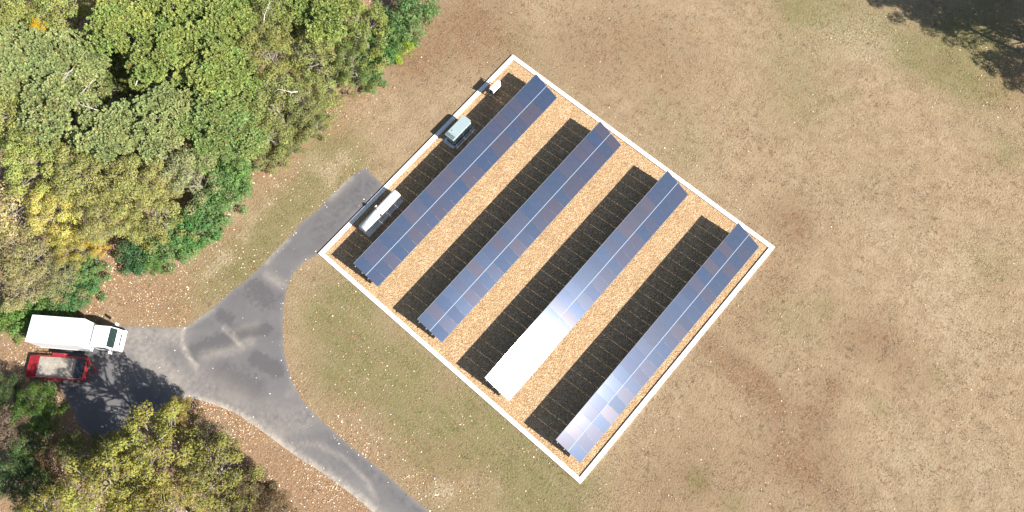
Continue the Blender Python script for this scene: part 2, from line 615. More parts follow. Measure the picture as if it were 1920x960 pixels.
c = t.mix(t.mr(t.math('ADD', sep.outputs[1], t.math('MULTIPLY', t.math('SUBTRACT', n2, .5), 1.1)), .32, .56, 0, .8), c, (.086, .081, .085))
c = t.mix(t.math('MULTIPLY', sep.outputs[0], t.mr(t.math('ADD', n2, t.math('MULTIPLY', n1, .4)), .45, .85, .1, 1.35), clamp=True), c, (.40, .35, .29))
c = t.mix(t.mr(n3, .3, .7, .25, 0), c, (.07, .066, .066))
c = t.mix(t.mr(n3, .62, .85, 0, .35), c, (.30, .28, .26))
t.set(Base_Color=c, Roughness=.88)
t.b.inputs['Specular IOR Level'].default_value = .25
t.bump(n3, .25, .02)
M['asphalt'] = t.m
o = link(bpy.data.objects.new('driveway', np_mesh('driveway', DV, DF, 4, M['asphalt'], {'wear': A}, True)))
tag(o, 'forked grey asphalt driveway with dusty pale edges', 'driveway', kind='structure')

# ------------------------------------------------------------------ enclosure: gravel bed and white kerb wall
t = NT('wood_chip_gravel')
v = t.coord()
vo = t.n('ShaderNodeTexVoronoi')
vo.inputs['Scale'].default_value = 11
t.l(v, vo.inputs['Vector'])
chip = t.ramp(t.n('ShaderNodeSeparateColor').outputs[0], [(0, (0, 0, 0)), (1, (1, 1, 1))])
sepc = t.n('ShaderNodeSeparateColor')
t.l(vo.outputs['Color'], sepc.inputs[0])
chip = t.ramp(sepc.outputs[0], [(0, (.28, .165, .082)), (.35, (.42, .27, .14)), (.7, (.51, .345, .19)), (1, (.68, .51, .33))])
c = t.mix(t.mr(t.noise(.8, 5, .65), .35, .7, 0, .4), chip, (.36, .225, .115))
c = t.mix(t.mr(t.noise(4.5, 4, .7), .5, .75, 0, .4), c, (.22, .13, .065))
c = t.mix(t.mr(t.noise(.5, 5, .7), .52, .7, 0, .35), c, (.27, .175, .10))
t.set(Base_Color=c, Roughness=.9)
t.b.inputs['Specular IOR Level'].default_value = .15
t.bump(t.math('ADD', t.math('MULTIPLY', vo.outputs['Distance'], -1.2), t.noise(14, 3)), .8, .06)
M['gravel'] = t.m
b = MB()
WT = .40
b.box(WT - .01, WALL_X - WT + .01, WALL_Y + WT - .01, -WT + .01, -.05, .05)
o = b.build('gravel', M['gravel'])
tag(o, 'orange tan stone bed filling the white kerbed enclosure', 'gravel', kind='structure')
w = empty('kerb_wall', (0, 0, 0), 0, 'low white painted kerb wall framing the stone bed of the solar rows', 'wall')
HW = .17
for (a0, a1, b0, b1, lb) in ((0, WALL_X, -WT, 0, None), (0, WALL_X, WALL_Y, WALL_Y + WT, None),
                             (0, WT, WALL_Y + WT, -WT, None), (WALL_X - WT, WALL_X, WALL_Y + WT, -WT, None)):
    MB().box(a0, a1, b0, b1, -.1, HW, bev=.02).build('wall_side', M['wall_white'], w)

# ------------------------------------------------------------------ solar arrays
TILT = R(31.17)
SLEN = 3.098
ZL = .889
A0, NP_ = 1.249, 24
PITCH = 25.44 / NP_
PW, PL, GAPM = PITCH - .0155, (SLEN - .05) / 2, .05
rotx = Matrix.Rotation(TILT, 3, 'X')
def module_mesh():
    b = MB()
    b.box(-PW / 2, PW / 2, -PL / 2, PL / 2, -.035, -.003, mi=1)          # frame body
    me = b.bm
    b.box(-PW / 2 + .014, PW / 2 - .014, -PL / 2 + .014, PL / 2 - .014, -.003, .001, mi=0)
    b.box(-PW / 2 + .02, PW / 2 - .02, -PL / 2 + .02, PL / 2 - .02, -.038, -.035, mi=2)
    o = b.build('solar_panel', [M['cells'], M['frame'], M['back']])
    return o
ROWTILT = (TILT, TILT - R(1.0), TILT + R(.15), TILT - R(.35))
arr_labels = ['dark blue solar row beside the white gas tank, fully clear of glare',
              'mid blue solar row, the second out from the white gas tank',
              'solar row whose near end is blown white by sun glare',
              'solar row along the enclosure edge away from the gas tank, next to bare field']
rng = random.Random(5)
proto = None
for i in range(4):
    TILT = ROWTILT[i]
    yb = -(4.269 + 8.01477 * i) - SLEN * math.cos(TILT)      # y of the low edge
    root = empty('solar_array', (A0, yb, 0), 0, arr_labels[i], 'solar panels', 'rows of tilted solar panels')
    ct, st = math.cos(TILT), math.sin(TILT)
    def on(u, s, n=0.0):                                   # local: u along row, s up the slope, n off the surface
        return Vector((u, s * ct - n * st, ZL + s * st + n * ct))
    for k in range(NP_):
        for h in range(2):
            if proto is None:
                p_ = module_mesh()
                proto = p_
            else:
                p_ = proto.copy()
                COL.objects.link(p_)
            p_.parent = root
            s_ = PL / 2 + h * (PL + GAPM)
            p_.location = on((k + .5) * PITCH, s_, 0)
            p_.rotation_euler = (TILT + rng.gauss(0, .0028), rng.gauss(0, .0028), 0)
    # purlins under the modules, ends sticking out at the south-west
    for s_ in (.30, 1.16, 1.92, 2.80):
        pu = MB().box(-.09, NP_ * PITCH + .05, -.03, .03, -.035, .035).build('purlin', M['trim'], root)
        MB().box(-.10, -.09, -.035, .035, -.04, .04).build('end_cap', M['white'], pu)
        pu.location = on(0, s_, -.075)
        pu.rotation_euler = (TILT, 0, 0)
    ms = MB().box(.0, NP_ * PITCH, -.024, .024, -.01, .004).build('middle_strip', M['strip'], root)
    ms.location = on(0, PL + GAPM / 2, 0)
    ms.rotation_euler = (TILT, 0, 0)
    for s_ in (.008, SLEN - .008):
        ms = MB().box(.0, NP_ * PITCH, -.012, .012, -.036, .003).build('edge_trim', M['trim'], root)
        ms.location = on(0, s_ + (-.022 if s_ < 1 else .022), 0)
        ms.rotation_euler = (TILT, 0, 0)
    for k in range(8):
        u = .8 + k * (NP_ * PITCH - 1.6) / 7
        a = MB()
        f0, f1 = on(u, .55, -.16), on(u, 2.6, -.16)
        a.tube((f0.x, f0.y, 0), f0, .045).tube((f1.x, f1.y, 0), f1, .045)
        a.build('post', M['steel'], root)
        r_ = MB()
        r_.tube(on(u, .15, -.15), on(u, 2.95, -.15), .04, n=6)
        r_.tube((f1.x, f1.y, .35), on(u, 1.5, -.16), .028, n=6)
        r_.build('rafter', M['steel'], root)

# ------------------------------------------------------------------ propane tank on its pad
pad = MB().box(4.32, 9.12, -2.54, -1.15, -.02, .14, bev=.015).build('concrete_pad', M['concrete'])
tag(pad, 'long pale concrete pad under the white gas tank', 'pad')
pr = Vector((6.78, -1.87, .02))
tank = empty('gas_tank', pr, 0, 'long white horizontal gas tank with rounded ends on a concrete pad', 'gas tank')
TR, TL = .50, 4.80
prof = []
for k in range(9):
    a = math.pi / 2 * k / 8
    prof.append((-TL / 2 + TR * (1 - math.sin(a)) if False else -TL / 2 + TR * 1.0 * (1 - math.sin(a)), TR * math.cos(math.pi / 2 - a)))
prof = [(h, r) for h, r in prof]
prof2 = [(-h, r) for h, r in prof[::-1]]
b = MB().lathe(prof + prof2, (1, 0, 0), (0, 0, .90), n=40)
M['tank'] = paint('tank_paint', (.90, .89, .86), .8, var=.03, spec=.15)
sh = b.build('tank_shell', M['tank'], tank)
b = MB()
b.lathe([(0, .17), (.16, .17), (.2, .13), (.22, 0.0)], (0, 0, 1), (-.05, .05, 1.34), n=20)
b.build('valve_dome', M['white'], tank)
for x_ in (-1.45, 1.45):
    MB().prism([(x_ - .08, .135), (x_ + .08, .135), (x_ + .08, .56), (x_ - .08, .56)], -.36, .36, bev=.01).build('saddle', M['concrete'], tank)
for x_ in (-1.7, 1.7):
    MB().tube((x_, -.05, 1.36), (x_, .05, 1.36), .06, n=10).build('lifting_lug', M['white'], tank)
b = MB().tube((.02, .1, 1.38), (.02, .5, 1.34), .025).tube((.02, .5, 1.34), (.02, .52, .9), .02)
b.tube((-.1, .48, 1.34), (.14, .48, 1.34), .045).build('relief_pipe', M['white'], tank)
b = MB().tube((-.3, -.2, 1.36), (-.3, -.62, 1.25), .025).tube((-.3, -.62, 1.25), (-.3, -.66, .1), .02).tube((-.3, -.66, .1), (.55, -.66, .1), .02)
b.box(-.42, -.2, -.6, -.46, 1.18, 1.36, bev=.02).build('regulator_pipe', M['steel'], tank)

# ------------------------------------------------------------------ standby generator
pad2 = MB().box(16.22, 19.24, -2.48, -1.12, -.02, .14, bev=.015).build('concrete_pad', M['concrete'])
tag(pad2, 'short concrete pad under the grey standby generator', 'pad')
g = empty('generator', (17.85, -1.9, .14), 0, 'grey blue enclosed standby generator with a roof grille on a concrete pad', 'generator')
b = MB()
b.box(-1.25, 1.25, -.46, .46, .14, 1.22, bev=.02).build('body', M['gen_paint'], g)
roof_pts = [(-1.36, -.55), (1.18, -.55), (1.36, -.36), (1.36, .36), (1.18, .55), (-1.36, .55)]
b = MB()
b.prism(roof_pts, 1.225, 1.36, axis='z', bev=.03)
b.build('roof', M['gen_paint'], g)
b = MB()
b.box(-1.30, -.95, -.47, -.03, 1.361, 1.38).box(-1.30, -.95, .03, .47, 1.361, 1.38)
b.build('roof_grille', M['gen_dark'], g)
b = MB()
for k in range(9):
    b.box(-1.285 + k * .04, -1.272 + k * .04, -.46, .46, 1.381, 1.392)
b.build('grille_bars', M['gen_paint'], g)
b = MB()
for x_ in (-.8, -.15, .5, 1.05):
    b.box(x_ - .05, x_ + .05, -.585, -.552, 1.27, 1.345, bev=.008)
b.build('roof_hinge', M['white'], g)
for x_ in (-.85, .0, .85):
    b = MB()
    b.box(x_ - .4, x_ + .4, -.475, -.462, .22, 1.14)
    for k in range(6):
        b.box(x_ - .3, x_ + .3, -.49, -.475, .3 + k * .08, .33 + k * .08)
    b.build('side_door', M['gen_paint'], g)
MB().box(-1.3, 1.3, -.5, .5, .0, .14).build('base_frame', M['gen_dark'], g)
MB().tube((-.62, .2, 1.36), (-.62, .2, 1.45), .05).build('exhaust_cap', M['alu'], g)
# cable trough in front of the generator pad
b = MB()
b.box(16.5, 19.24, -2.74, -2.60, .05, .10, bev=.01)
b.box(16.5, 16.64, -2.76, -2.58, .10, .13).box(17.7, 17.84, -2.76, -2.58, .10, .13).box(18.9, 19.04, -2.76, -2.58, .10, .13)
o = b.build('cable_trough', M['concrete'])
tag(o, 'narrow grey cable trough on the stones beside the generator pad', 'cable trough')

# ------------------------------------------------------------------ electrical rack at the far corner
e = empty('electrical_rack', (23.55, -1.62, .05), 0, 'white electrical cabinet on a two post rack near the top kerb corner', 'cabinet')
for x_ in (-.72, .72):
    MB().tube((x_, .12, 0), (x_, .12, 1.72), .035).build('post', M['steel'], e)
b = MB()
for z_ in (.45, .95, 1.5):
    b.box(-.78, .78, .085, .155, z_, z_ + .05)
b.build('rail', M['steel'], e)
b = MB()
b.box(-.58, .58, -.20, .08, .9, 1.48, bev=.015)
b.build('cabinet', M['white'], e)
b = MB()
b.prism([(-.62, -.30), (.50, -.30), (.66, -.12), (.66, .2), (-.62, .2)], 1.52, 1.57, axis='z', bev=.01)
b.build('canopy', M['white'], e)
b = MB()
b.box(-.70, -.60, -.26, .1, .85, 1.53, bev=.02)
b.lathe([(0, .14), (.05, .14), (.06, .1)], (-1, 0, 0), (-.70, -.08, 1.2), n=16)
b.build('side_fan', M['dark'], e)
MB().box(-.35, .3, -.08, .08, .3, .72, bev=.015).build('junction_box', M['dark'], e)

# ------------------------------------------------------------------ box truck
tr = empty('box_truck', (-22.07, 13.45, .004), math.atan2(-.807, .59), 'white box truck with a low cab parked at the forest edge', 'truck')
b = MB()
b.box(0, 5.0, -1.215, 1.215, .98, 3.45, bev=.05)
b.build('cargo_box', M['truck_white'], tr)
for y_ in (-1.218, 1.218):
    for z_ in (1.03, 3.38):
        MB().box(.03, 4.97, y_ - .012, y_ + .012, z_ - .05, z_ + .05).build('side_trim', M['truck_white'], tr)
for k in range(11):
    x_ = .4 + k * .42
    MB().box(x_ - .012, x_ + .012, -1.2, 1.2, 3.449, 3.458).build('roof_rib', M['truck_white'], tr)
b = MB().box(-.03, .0, -1.08, 1.08, 1.05, 3.2)
for k in range(5): b.box(-.045, -.03, -1.08, 1.08, 1.42 + k * .38, 1.45 + k * .38)
rd = b.build('rear_door', M['truck_white'], tr)
MB().box(-.07, -.045, -.12, .12, 1.15, 1.22).build('handle', M['steel'], rd)
b = MB().box(.1, 5.2, -.45, -.32, .62, .82).box(.1, 5.2, .32, .45, .62, .82)
for k in range(7): b.box(.4 + k * .72, .48 + k * .72, -1.1, 1.1, .84, .97)
b.build('chassis', M['chassis'], tr)
# cab body by side outline
out = [(5.28, .55), (5.28, 2.22), (5.40, 2.33), (6.62, 2.33), (6.76, 2.26), (7.10, 1.46), (7.24, 1.30), (7.32, 1.0), (7.34, .55)]
b = MB().prism(out, -.96, .96, bev=.045)
cab = b.build('cab', M['truck_white'], tr)
# windscreen lies on the slope between (6.76,2.26) and (7.10,1.46)
ang = math.atan2(1.46 - 2.26, 7.10 - 6.76)
mid = Vector(((6.76 + 7.10) / 2, 0, (2.26 + 1.46) / 2))
nrm = Vector((-math.sin(ang), 0, math.cos(ang)))
rm = Matrix.Rotation(-ang, 3, 'Y')
b = MB()
b.box(-.40, .40, -.88, .88, -.012, .012, bev=.008)
ws = b.build('windshield', M['glass'], tr)
ws.location = mid + nrm * .016
ws.rotation_euler = (0, -ang, 0)
for y_ in (-.4, .4):
    wp = MB().tube((.36, y_, .03), (-.05, y_ + .34, .03), .012, n=6).build('wiper', M['dark'], tr)
    wp.location = mid + nrm * .016
    wp.rotation_euler = (0, -ang, 0)
for sgn in (-1, 1):
    y_ = sgn * .965
    dr = MB().box(5.62, 6.68, y_ - .012, y_ + .012, .75, 2.12, bev=.008).build('door', M['truck_white'], tr)
    MB().prism([(5.72, 1.4), (5.72, 2.02), (6.55, 2.02), (6.62, 1.4)], y_ + sgn * .013, y_ + sgn * .026).build('door_window', M['glass'], dr)
    MB().box(5.72, 5.9, y_ + sgn * .014, y_ + sgn * .04, 1.22, 1.26).build('handle', M['dark'], dr)
    mr_ = MB().tube((6.85, sgn * .97, 1.95), (7.0, sgn * 1.32, 1.9), .018).tube((6.9, sgn * .97, 1.4), (7.0, sgn * 1.32, 1.45), .018)
    mr_.build('mirror_arm', M['dark'], tr)
    MB().box(6.96, 7.06, sgn * 1.32 - .13, sgn * 1.32 + .11, 1.42, 1.95, bev=.03).build('mirror', M['truck_white'], tr)
    MB().box(7.33, 7.375, sgn * .72 - .17, sgn * .72 + .17, .82, 1.0, bev=.02).build('headlight', M['lens'], tr)
    MB().box(-.03, 0.0, sgn * 1.13 - .05, sgn * 1.13 + .05, .84, .98).build('tail_light', M['tail'], tr)
    MB().box(3.3, 4.5, sgn * .95 - .2, sgn * .95 + .2, .42, .8, bev=.05).build('side_tank' if sgn < 0 else 'battery_box', M['steel'] if sgn < 0 else M['chassis'], tr)
MB().box(7.30, 7.345, -.55, .55, .98, 1.12).build('grille', M['dark'], tr)
MB().box(7.22, 7.46, -1.0, 1.0, .42, .74, bev=.05).build('bumper', M['truck_white'], tr)
def wheel(parent, x, y, r, wd, outer, rimmat):
    wq = empty_child('wheel', parent, (x, y, r))
    b = MB()
    b.lathe([(-wd / 2, r * .62), (-wd / 2, r * .93), (-wd / 2 + .03, r), (wd / 2 - .03, r), (wd / 2, r * .93), (wd / 2, r * .62)], (0, 1, 0), (0, 0, 0), 24)
    b.build('tyre', M['rubber'], wq)
    b = MB()
    b.lathe([(-wd / 2 + .02, 0), (-wd / 2 + .02, r * .62), (wd / 2 - .02, r * .62), (wd / 2 - .02, r * .3), (wd / 2 - .06, 0)] if outer > 0 else
            [(wd / 2 - .02, 0), (wd / 2 - .02, r * .62), (-wd / 2 + .02, r * .62), (-wd / 2 + .02, r * .3), (-wd / 2 + .06, 0)], (0, 1, 0), (0, 0, 0), 20)
    b.build('rim', rimmat, wq)
def empty_child(name, parent, loc):
    o = bpy.data.objects.new(name, None)
    o.empty_display_size = .2
    o.location = loc
    COL.objects.link(o)
    o.parent = parent
    return o
for y_ in (-.84, .84):
    wheel(tr, 6.25, y_, .40, .23, y_, M['white'])
for y_ in (-.96, -.70, .70, .96):
    wheel(tr, 1.45, y_, .40, .22, y_, M['white'])
MB().tube((1.45, -.95, .4), (1.45, .95, .4), .07).tube((6.25, -.8, .4), (6.25, .8, .4), .05).build('axle', M['chassis'], tr)

# ------------------------------------------------------------------ red utility trailer
tl = empty('utility_trailer', (-25.06, 12.56, .004), math.atan2(-.794, .608), 'red open utility trailer with a grey plank bed, parked beside the box truck', 'trailer')
TW = 1.0
b = MB()
for s_ in (-1, 1):
    b.box(.05, 5.6, s_ * TW - .04, s_ * TW + .04, .42, .56)
b.box(.0, .1, -TW, TW, .42, .56).box(5.52, 5.62, -TW - .04, TW + .04, .42, .56)
for k in range(8): b.box(.6 + k * .62, .66 + k * .62, -TW, TW, .38, .455)
b.build('frame', M['red'], tl)
b = MB()
for s_ in (-1, 1):
    b.box(.9, 5.6, s_ * TW - .03, s_ * TW + .03, .82, .88)
    for x_ in (.95, 1.9, 3.4, 4.5, 5.55):
        b.box(x_ - .025, x_ + .025, s_ * TW - .025, s_ * TW + .025, .56, .82)
b.box(5.54, 5.62, -TW, TW, .82, .88)
b.build('side_rail', M['red'], tl)
MB().box(.92, 5.5, -TW + .045, TW - .045, .457, .50).build('plank_bed', M['planks'], tl)
b = MB().box(.12, .88, -TW + .05, TW - .05, .46, .50)
for k in range(8): b.box(.16 + k * .09, .19 + k * .09, -TW + .05, TW - .05, .502, .53)
b.build('rear_ramp', M['red'], tl)
tb = MB().box(4.72, 5.45, -.86, .86, .502, .92, bev=.03).build('tool_chest', M['toolbox'], None)
tb.parent = tl
b = MB().box(4.70, 5.47, -.88, .88, .925, .955, bev=.01)
b.box(4.68, 4.70, -.5, -.4, .86, .94).box(4.68, 4.70, .4, .5, .86, .94)
b.build('chest_lid', M['toolbox'], tb)
for s_ in (-1, 1):
    yA, yB = s_ * (TW + .05), s_ * (TW + .30)
    b = MB()
    pts = [(2.05, .56), (2.25, .86), (3.35, .86), (3.55, .56), (3.50, .56), (3.33, .82), (2.27, .82), (2.10, .56)]
    b.prism(pts, min(yA, yB), max(yA, yB))
    b.build('fender', M['red'], tl)
    for x_ in (2.45, 3.15):
        wheel(tl, x_, s_ * (TW + .17), .32, .19, s_, M['white'])
b = MB().tube((5.6, -.75, .48), (6.5, 0, .48), .05, n=6).tube((5.6, .75, .48), (6.5, 0, .48), .05, n=6).tube((6.42, 0, .48), (6.75, 0, .48), .055, n=8)
b.build('tongue', M['red'], tl)
MB().tube((6.05, 0, .05), (6.05, 0, .95), .04).tube((6.05, 0, .9), (6.05, .2, .9), .02).build('jack', M['chrome'], tl)
MB().lathe([(-.07, 0), (-.07, .04), (0, .075), (.06, .05), (.08, 0)], (0, 0, 1), (6.78, 0, .48), 12).build('coupler', M['chrome'], tl)

# ------------------------------------------------------------------ foliage
def leaf_mat(name, transl=.28):
    t = NT(name)
    oi = t.n('ShaderNodeObjectInfo')
    a = t.n('ShaderNodeAttribute', attribute_name='tint')
    sp_ = t.n('ShaderNodeSeparateColor')
    t.l(a.outputs['Color'], sp_.inputs[0])
    hs = t.n('ShaderNodeHueSaturation')
    t.l(oi.outputs['Color'], hs.inputs['Color'])
    t.l(t.mr(sp_.outputs[0], 0, 1, .465, .53), hs.inputs['Hue'])
    t.l(t.mr(sp_.outputs[1], 0, 1, .62, 1.42), hs.inputs['Value'])
    hs.inputs['Saturation'].default_value = 1.0
    c = t.mix(t.math('MULTIPLY', sp_.outputs[2], .8), hs.outputs[0], (.36, .22, .07))
    t.set(Base_Color=c, Roughness=.6)
    t.b.inputs['Specular IOR Level'].default_value = .3
    tr_ = t.n('ShaderNodeBsdfTranslucent')
    t.l(c, tr_.inputs[0])
    mx = t.n('ShaderNodeMixShader')
    mx.inputs[0].default_value = transl
    t.l(t.b.outputs[0], mx.inputs[1])
    t.l(tr_.outputs[0], mx.inputs[2])
    t.l(mx.outputs[0], t.out.inputs[0])
    return t.m
M['leaf'] = leaf_mat('leaves', .36)
M['needle'] = leaf_mat('needles', .34)
t = NT('bark')
c = t.ramp(t.noise(4, 6, .7, stretch=(1, 1, .3)), [(.3, (.13, .105, .085)), (.6, (.26, .225, .19)), (.8, (.38, .34, .30))])
t.set(Base_Color=c, Roughness=.9)
M['bark'] = t.m


def rand_dirs(rs, n):
    d = rs.normal(size=(n, 3))
    return d / np.linalg.norm(d, axis=1, keepdims=True)


def frames(N):
    up = np.where(np.abs(N[:, 2:3]) < .9, np.array([[0, 0, 1.0]]), np.array([[1.0, 0, 0]]))
    T = np.cross(N, up)
    T /= np.linalg.norm(T, axis=1, keepdims=True)
    return T, np.cross(N, T)


def make_crown(seed, kind, Rr=3.3, H=12.0, base=.42, nl=26, dens=1.0, leaf=.15, rust=.06, lmin=.17, lmax=.32, inner=.55):
    """returns (crown mesh, trunk mesh). kind: pine | leafy | shrub"""
    rs = np.random.RandomState(seed)
    lobes = []
    zc0 = H * base
    Hc = H - zc0
    for k in range(nl):
        f = (k + .5) / nl
        ph = k * 2.39996 + rs.uniform(-.35, .35)
        rad = Rr * (.84 * math.sqrt(f)) * rs.uniform(.86, 1.08)
        dome = math.sqrt(max(0.0, 1 - (rad / (Rr * 1.12)) ** 2))
        z = zc0 + Hc * (.22 + .70 * dome) + rs.uniform(-.20, .07) * Hc
        lr = Rr * rs.uniform(lmin, lmax)
        if z + lr * .7 > H: z = H - lr * .7
        lobes.append((rad * math.cos(ph), rad * math.sin(ph), z, lr, rs.rand(), rs.rand()))
    for k in range(int(nl * inner)):                                # lower, inner and rim lobes
        ph = rs.uniform(0, 2 * math.pi)
        rad = Rr * rs.uniform(.35, .98)
        z = zc0 + Hc * rs.uniform(.08, .42)
        lobes.append((rad * math.cos(ph), rad * math.sin(ph), z, Rr * rs.uniform(lmin + .02, lmax), rs.rand(), rs.rand()))
    Vs, Fs, Ts = [], [], []
    off = 0
    for (lx, ly, lz, lr, t0, t1) in lobes:
        area = 4 * math.pi * lr * lr
        if kind == 'pine':
            n = int(area * 6.5 * dens)
            D = rand_dirs(rs, n)
            D[:, 2] = np.abs(D[:, 2]) * np.where(rs.rand(n) < .8, 1, -1)
            C = np.array([lx, ly, lz]) + D * np.array([lr, lr, lr * .72]) * rs.uniform(.55, 1.08, (n, 1))
            m = 13
            CC = np.repeat(C, m, 0)
            DD = rand_dirs(rs, n * m) + np.repeat(D, m, 0) * .7 + np.array([0, -.1, .45])
            DD /= np.linalg.norm(DD, axis=1, keepdims=True)
            T, B = frames(DD)
            L = rs.uniform(.15, .27, (n * m, 1))
            W = .045
            P = np.stack([CC - T * W, CC + T * W, CC + DD * L + T * W * .7, CC + DD * L - T * W * .7], 1).reshape(-1, 3)
            tt = np.repeat(rs.rand(n, 1), m, 0)
            tn = n * m
            a_ = np.clip(.55 * t0 + .45 * tt, 0, 1)
            b_ = np.clip(.35 * t1 + .45 * np.repeat(rs.rand(n, 1), m, 0) + .2 * rs.rand(tn, 1), 0, 1)
            c_ = np.repeat((rs.rand(n, 1) < rust).astype(float) * rs.rand(n, 1), m, 0)
        else:
            n = int(area * 34 * dens * (.15 / leaf) ** 2)
            D = rand_dirs(rs, n)
            D[:, 2] = np.where((D[:, 2] < 0) & (rs.rand(n) < .6), -D[:, 2], D[:, 2])
            # sub clumps on the lobe
            q = rand_dirs(rs, 9)
            near = np.argmax(D @ q.T, 1)
            bulge = (np.max(D @ q.T, 1) - .75) * .9
            rad = (.82 + bulge * .55) * rs.uniform(.72, 1.08, n)
            C = np.array([lx, ly, lz]) + D * np.array([lr, lr, lr * .75]) * rad[:, None]
            N = D * 1.0 + rand_dirs(rs, n) * .75 + np.array([0, -.1, .25])
            N /= np.linalg.norm(N, axis=1, keepdims=True)
            T, B = frames(N)
            th = rs.uniform(0, 2 * math.pi, (n, 1))
            T, B = T * np.cos(th) + B * np.sin(th), -T * np.sin(th) + B * np.cos(th)
            s_ = leaf * rs.uniform(.6, 1.25, (n, 1))
            P = np.stack([C - T * s_ * .5, C + B * s_ * .36, C + T * s_ * .5, C - B * s_ * .36], 1).reshape(-1, 3)
            sub = rs.rand(9)[near][:, None]
            tn = n
            a_ = np.clip(.4 * t0 + .35 * sub + .25 * rs.rand(n, 1), 0, 1)
            b_ = np.clip(.3 * t1 + .25 * sub + .45 * rs.rand(n, 1), 0, 1)
            c_ = (rs.rand(n, 1) < rust * (.4 + 1.4 * t1)).astype(float) * rs.rand(n, 1)
        Vs.append(P)
        Fs.append(np.arange(tn * 4).reshape(-1, 4) + off)
        off += tn * 4
        Ts.append(np.repeat(np.concatenate([a_, b_, c_, np.ones((tn, 1))], 1), 4, 0))
    mat = M['needle'] if kind == 'pine' else M['leaf']
    cm = np_mesh('crown', np.concatenate(Vs), np.concatenate(Fs), 4, mat, {'tint': np.concatenate(Ts)})
    # trunk and limbs
    b = MB()
    r0 = .055 * Rr + .02
    zt = H * .82
    if kind == 'shrub':
        for k in range(5):
            l = lobes[k * 3]
            b.tube((.1 * math.cos(k), .1 * math.sin(k), 0), (l[0] * .8, l[1] * .8, l[2]), .05, .02, 6)
    else:
        prev = Vector((0, 0, -.1))
        rp = r0
        for k in range(1, 6):
            cur = Vector((rs.uniform(-.12, .12) * k * .5, rs.uniform(-.12, .12) * k * .5, zt * k / 5))
            rn = r0 * (1 - .8 * k / 5)
            b.tube(prev, cur, rp, rn, 8)
            prev, rp = cur, rn
        for j, l in enumerate(lobes):
            z0 = max(zc0 * .75, l[2] - math.hypot(l[0], l[1]) * .75)
            z0 = min(z0, zt)
            mid_ = Vector((l[0] * .5, l[1] * .5, (z0 + l[2]) / 2 + .15))
            b.tube((0, 0, z0), mid_, r0 * .32, r0 * .2, 5)
            b.tube(mid_, (l[0], l[1], l[2]), r0 * .2, r0 * .1, 5)
            for _ in range(3):                                   # twigs that reach the surface
                dv = rand_dirs(rs, 1)[0]
                dv[2] = abs(dv[2])
                b.tube((l[0], l[1], l[2]), (l[0] + dv[0] * l[3] * 1.02, l[1] + dv[1] * l[3] * 1.02, l[2] + dv[2] * l[3] * .82), r0 * .1, .012, 4)
    bmesh.ops.recalc_face_normals(b.bm, faces=b.bm.faces)
    tm = bpy.data.meshes.new('trunk')
    b.bm.to_mesh(tm)
    b.bm.free()
    tm.materials.append(M['bark'])
    return cm, tm


PINE = [make_crown(11 + k, 'pine', 3.3, 12, .5, 34, 1.0, rust=.035) for k in range(5)]
LEAFY = [make_crown(31 + k, 'leafy', 3.2, 11, .42, 40, 1.0, .135, .06, .15, .28) for k in range(5)]
LOW = [make_crown(131 + k, 'leafy', 2.6, 6.5, .04, 34, .95, .135, .05, .15, .28) for k in range(3)]
SPARSE = [make_crown(51 + k, 'leafy', 3.2, 11, .42, 22, .62, .17, .10) for k in range(2)]
SHRUB = [make_crown(71 + k, 'shrub', 2.0, 2.6, .02, 26, 1.2, .15, .01) for k in range(3)]
BIG = [make_crown(91 + k, 'leafy', 3.4, 9.5, .40, 32, .95, .17, .10, .13, .25, .5) for k in range(3)]
LIB = dict(low=(LOW, 2.6, 6.5), pine=(PINE, 3.3, 12), leafy=(LEAFY, 3.2, 11), sparse=(SPARSE, 3.2, 11), shrub=(SHRUB, 2.0, 2.6), big=(BIG, 3.4, 9.5))
cnt = dict.fromkeys(LIB, 0)
trng = random.Random(3)


def plant(kind, px, py, H, Rr, colr, label, name='tree', cat='tree', group=None, world=None):
    lib, R0, H0 = LIB[kind]
    cm, tm = lib[cnt[kind] % len(lib)]
    cnt[kind] += 1
    P = at(px, py, H * .78) if world is None else world
    r_ = empty(name, (P[0], P[1], 0), trng.uniform(0, 6.28), label, cat, group)
    r_.scale = (Rr / R0, Rr / R0, H / H0)
    t_ = link(bpy.data.objects.new('stem' if kind == 'shrub' else 'trunk', tm), r_)
    c_ = link(bpy.data.objects.new('crown' if kind != 'shrub' else 'foliage', cm), r_)
    c_.color = (*colr, 1)
    return r_


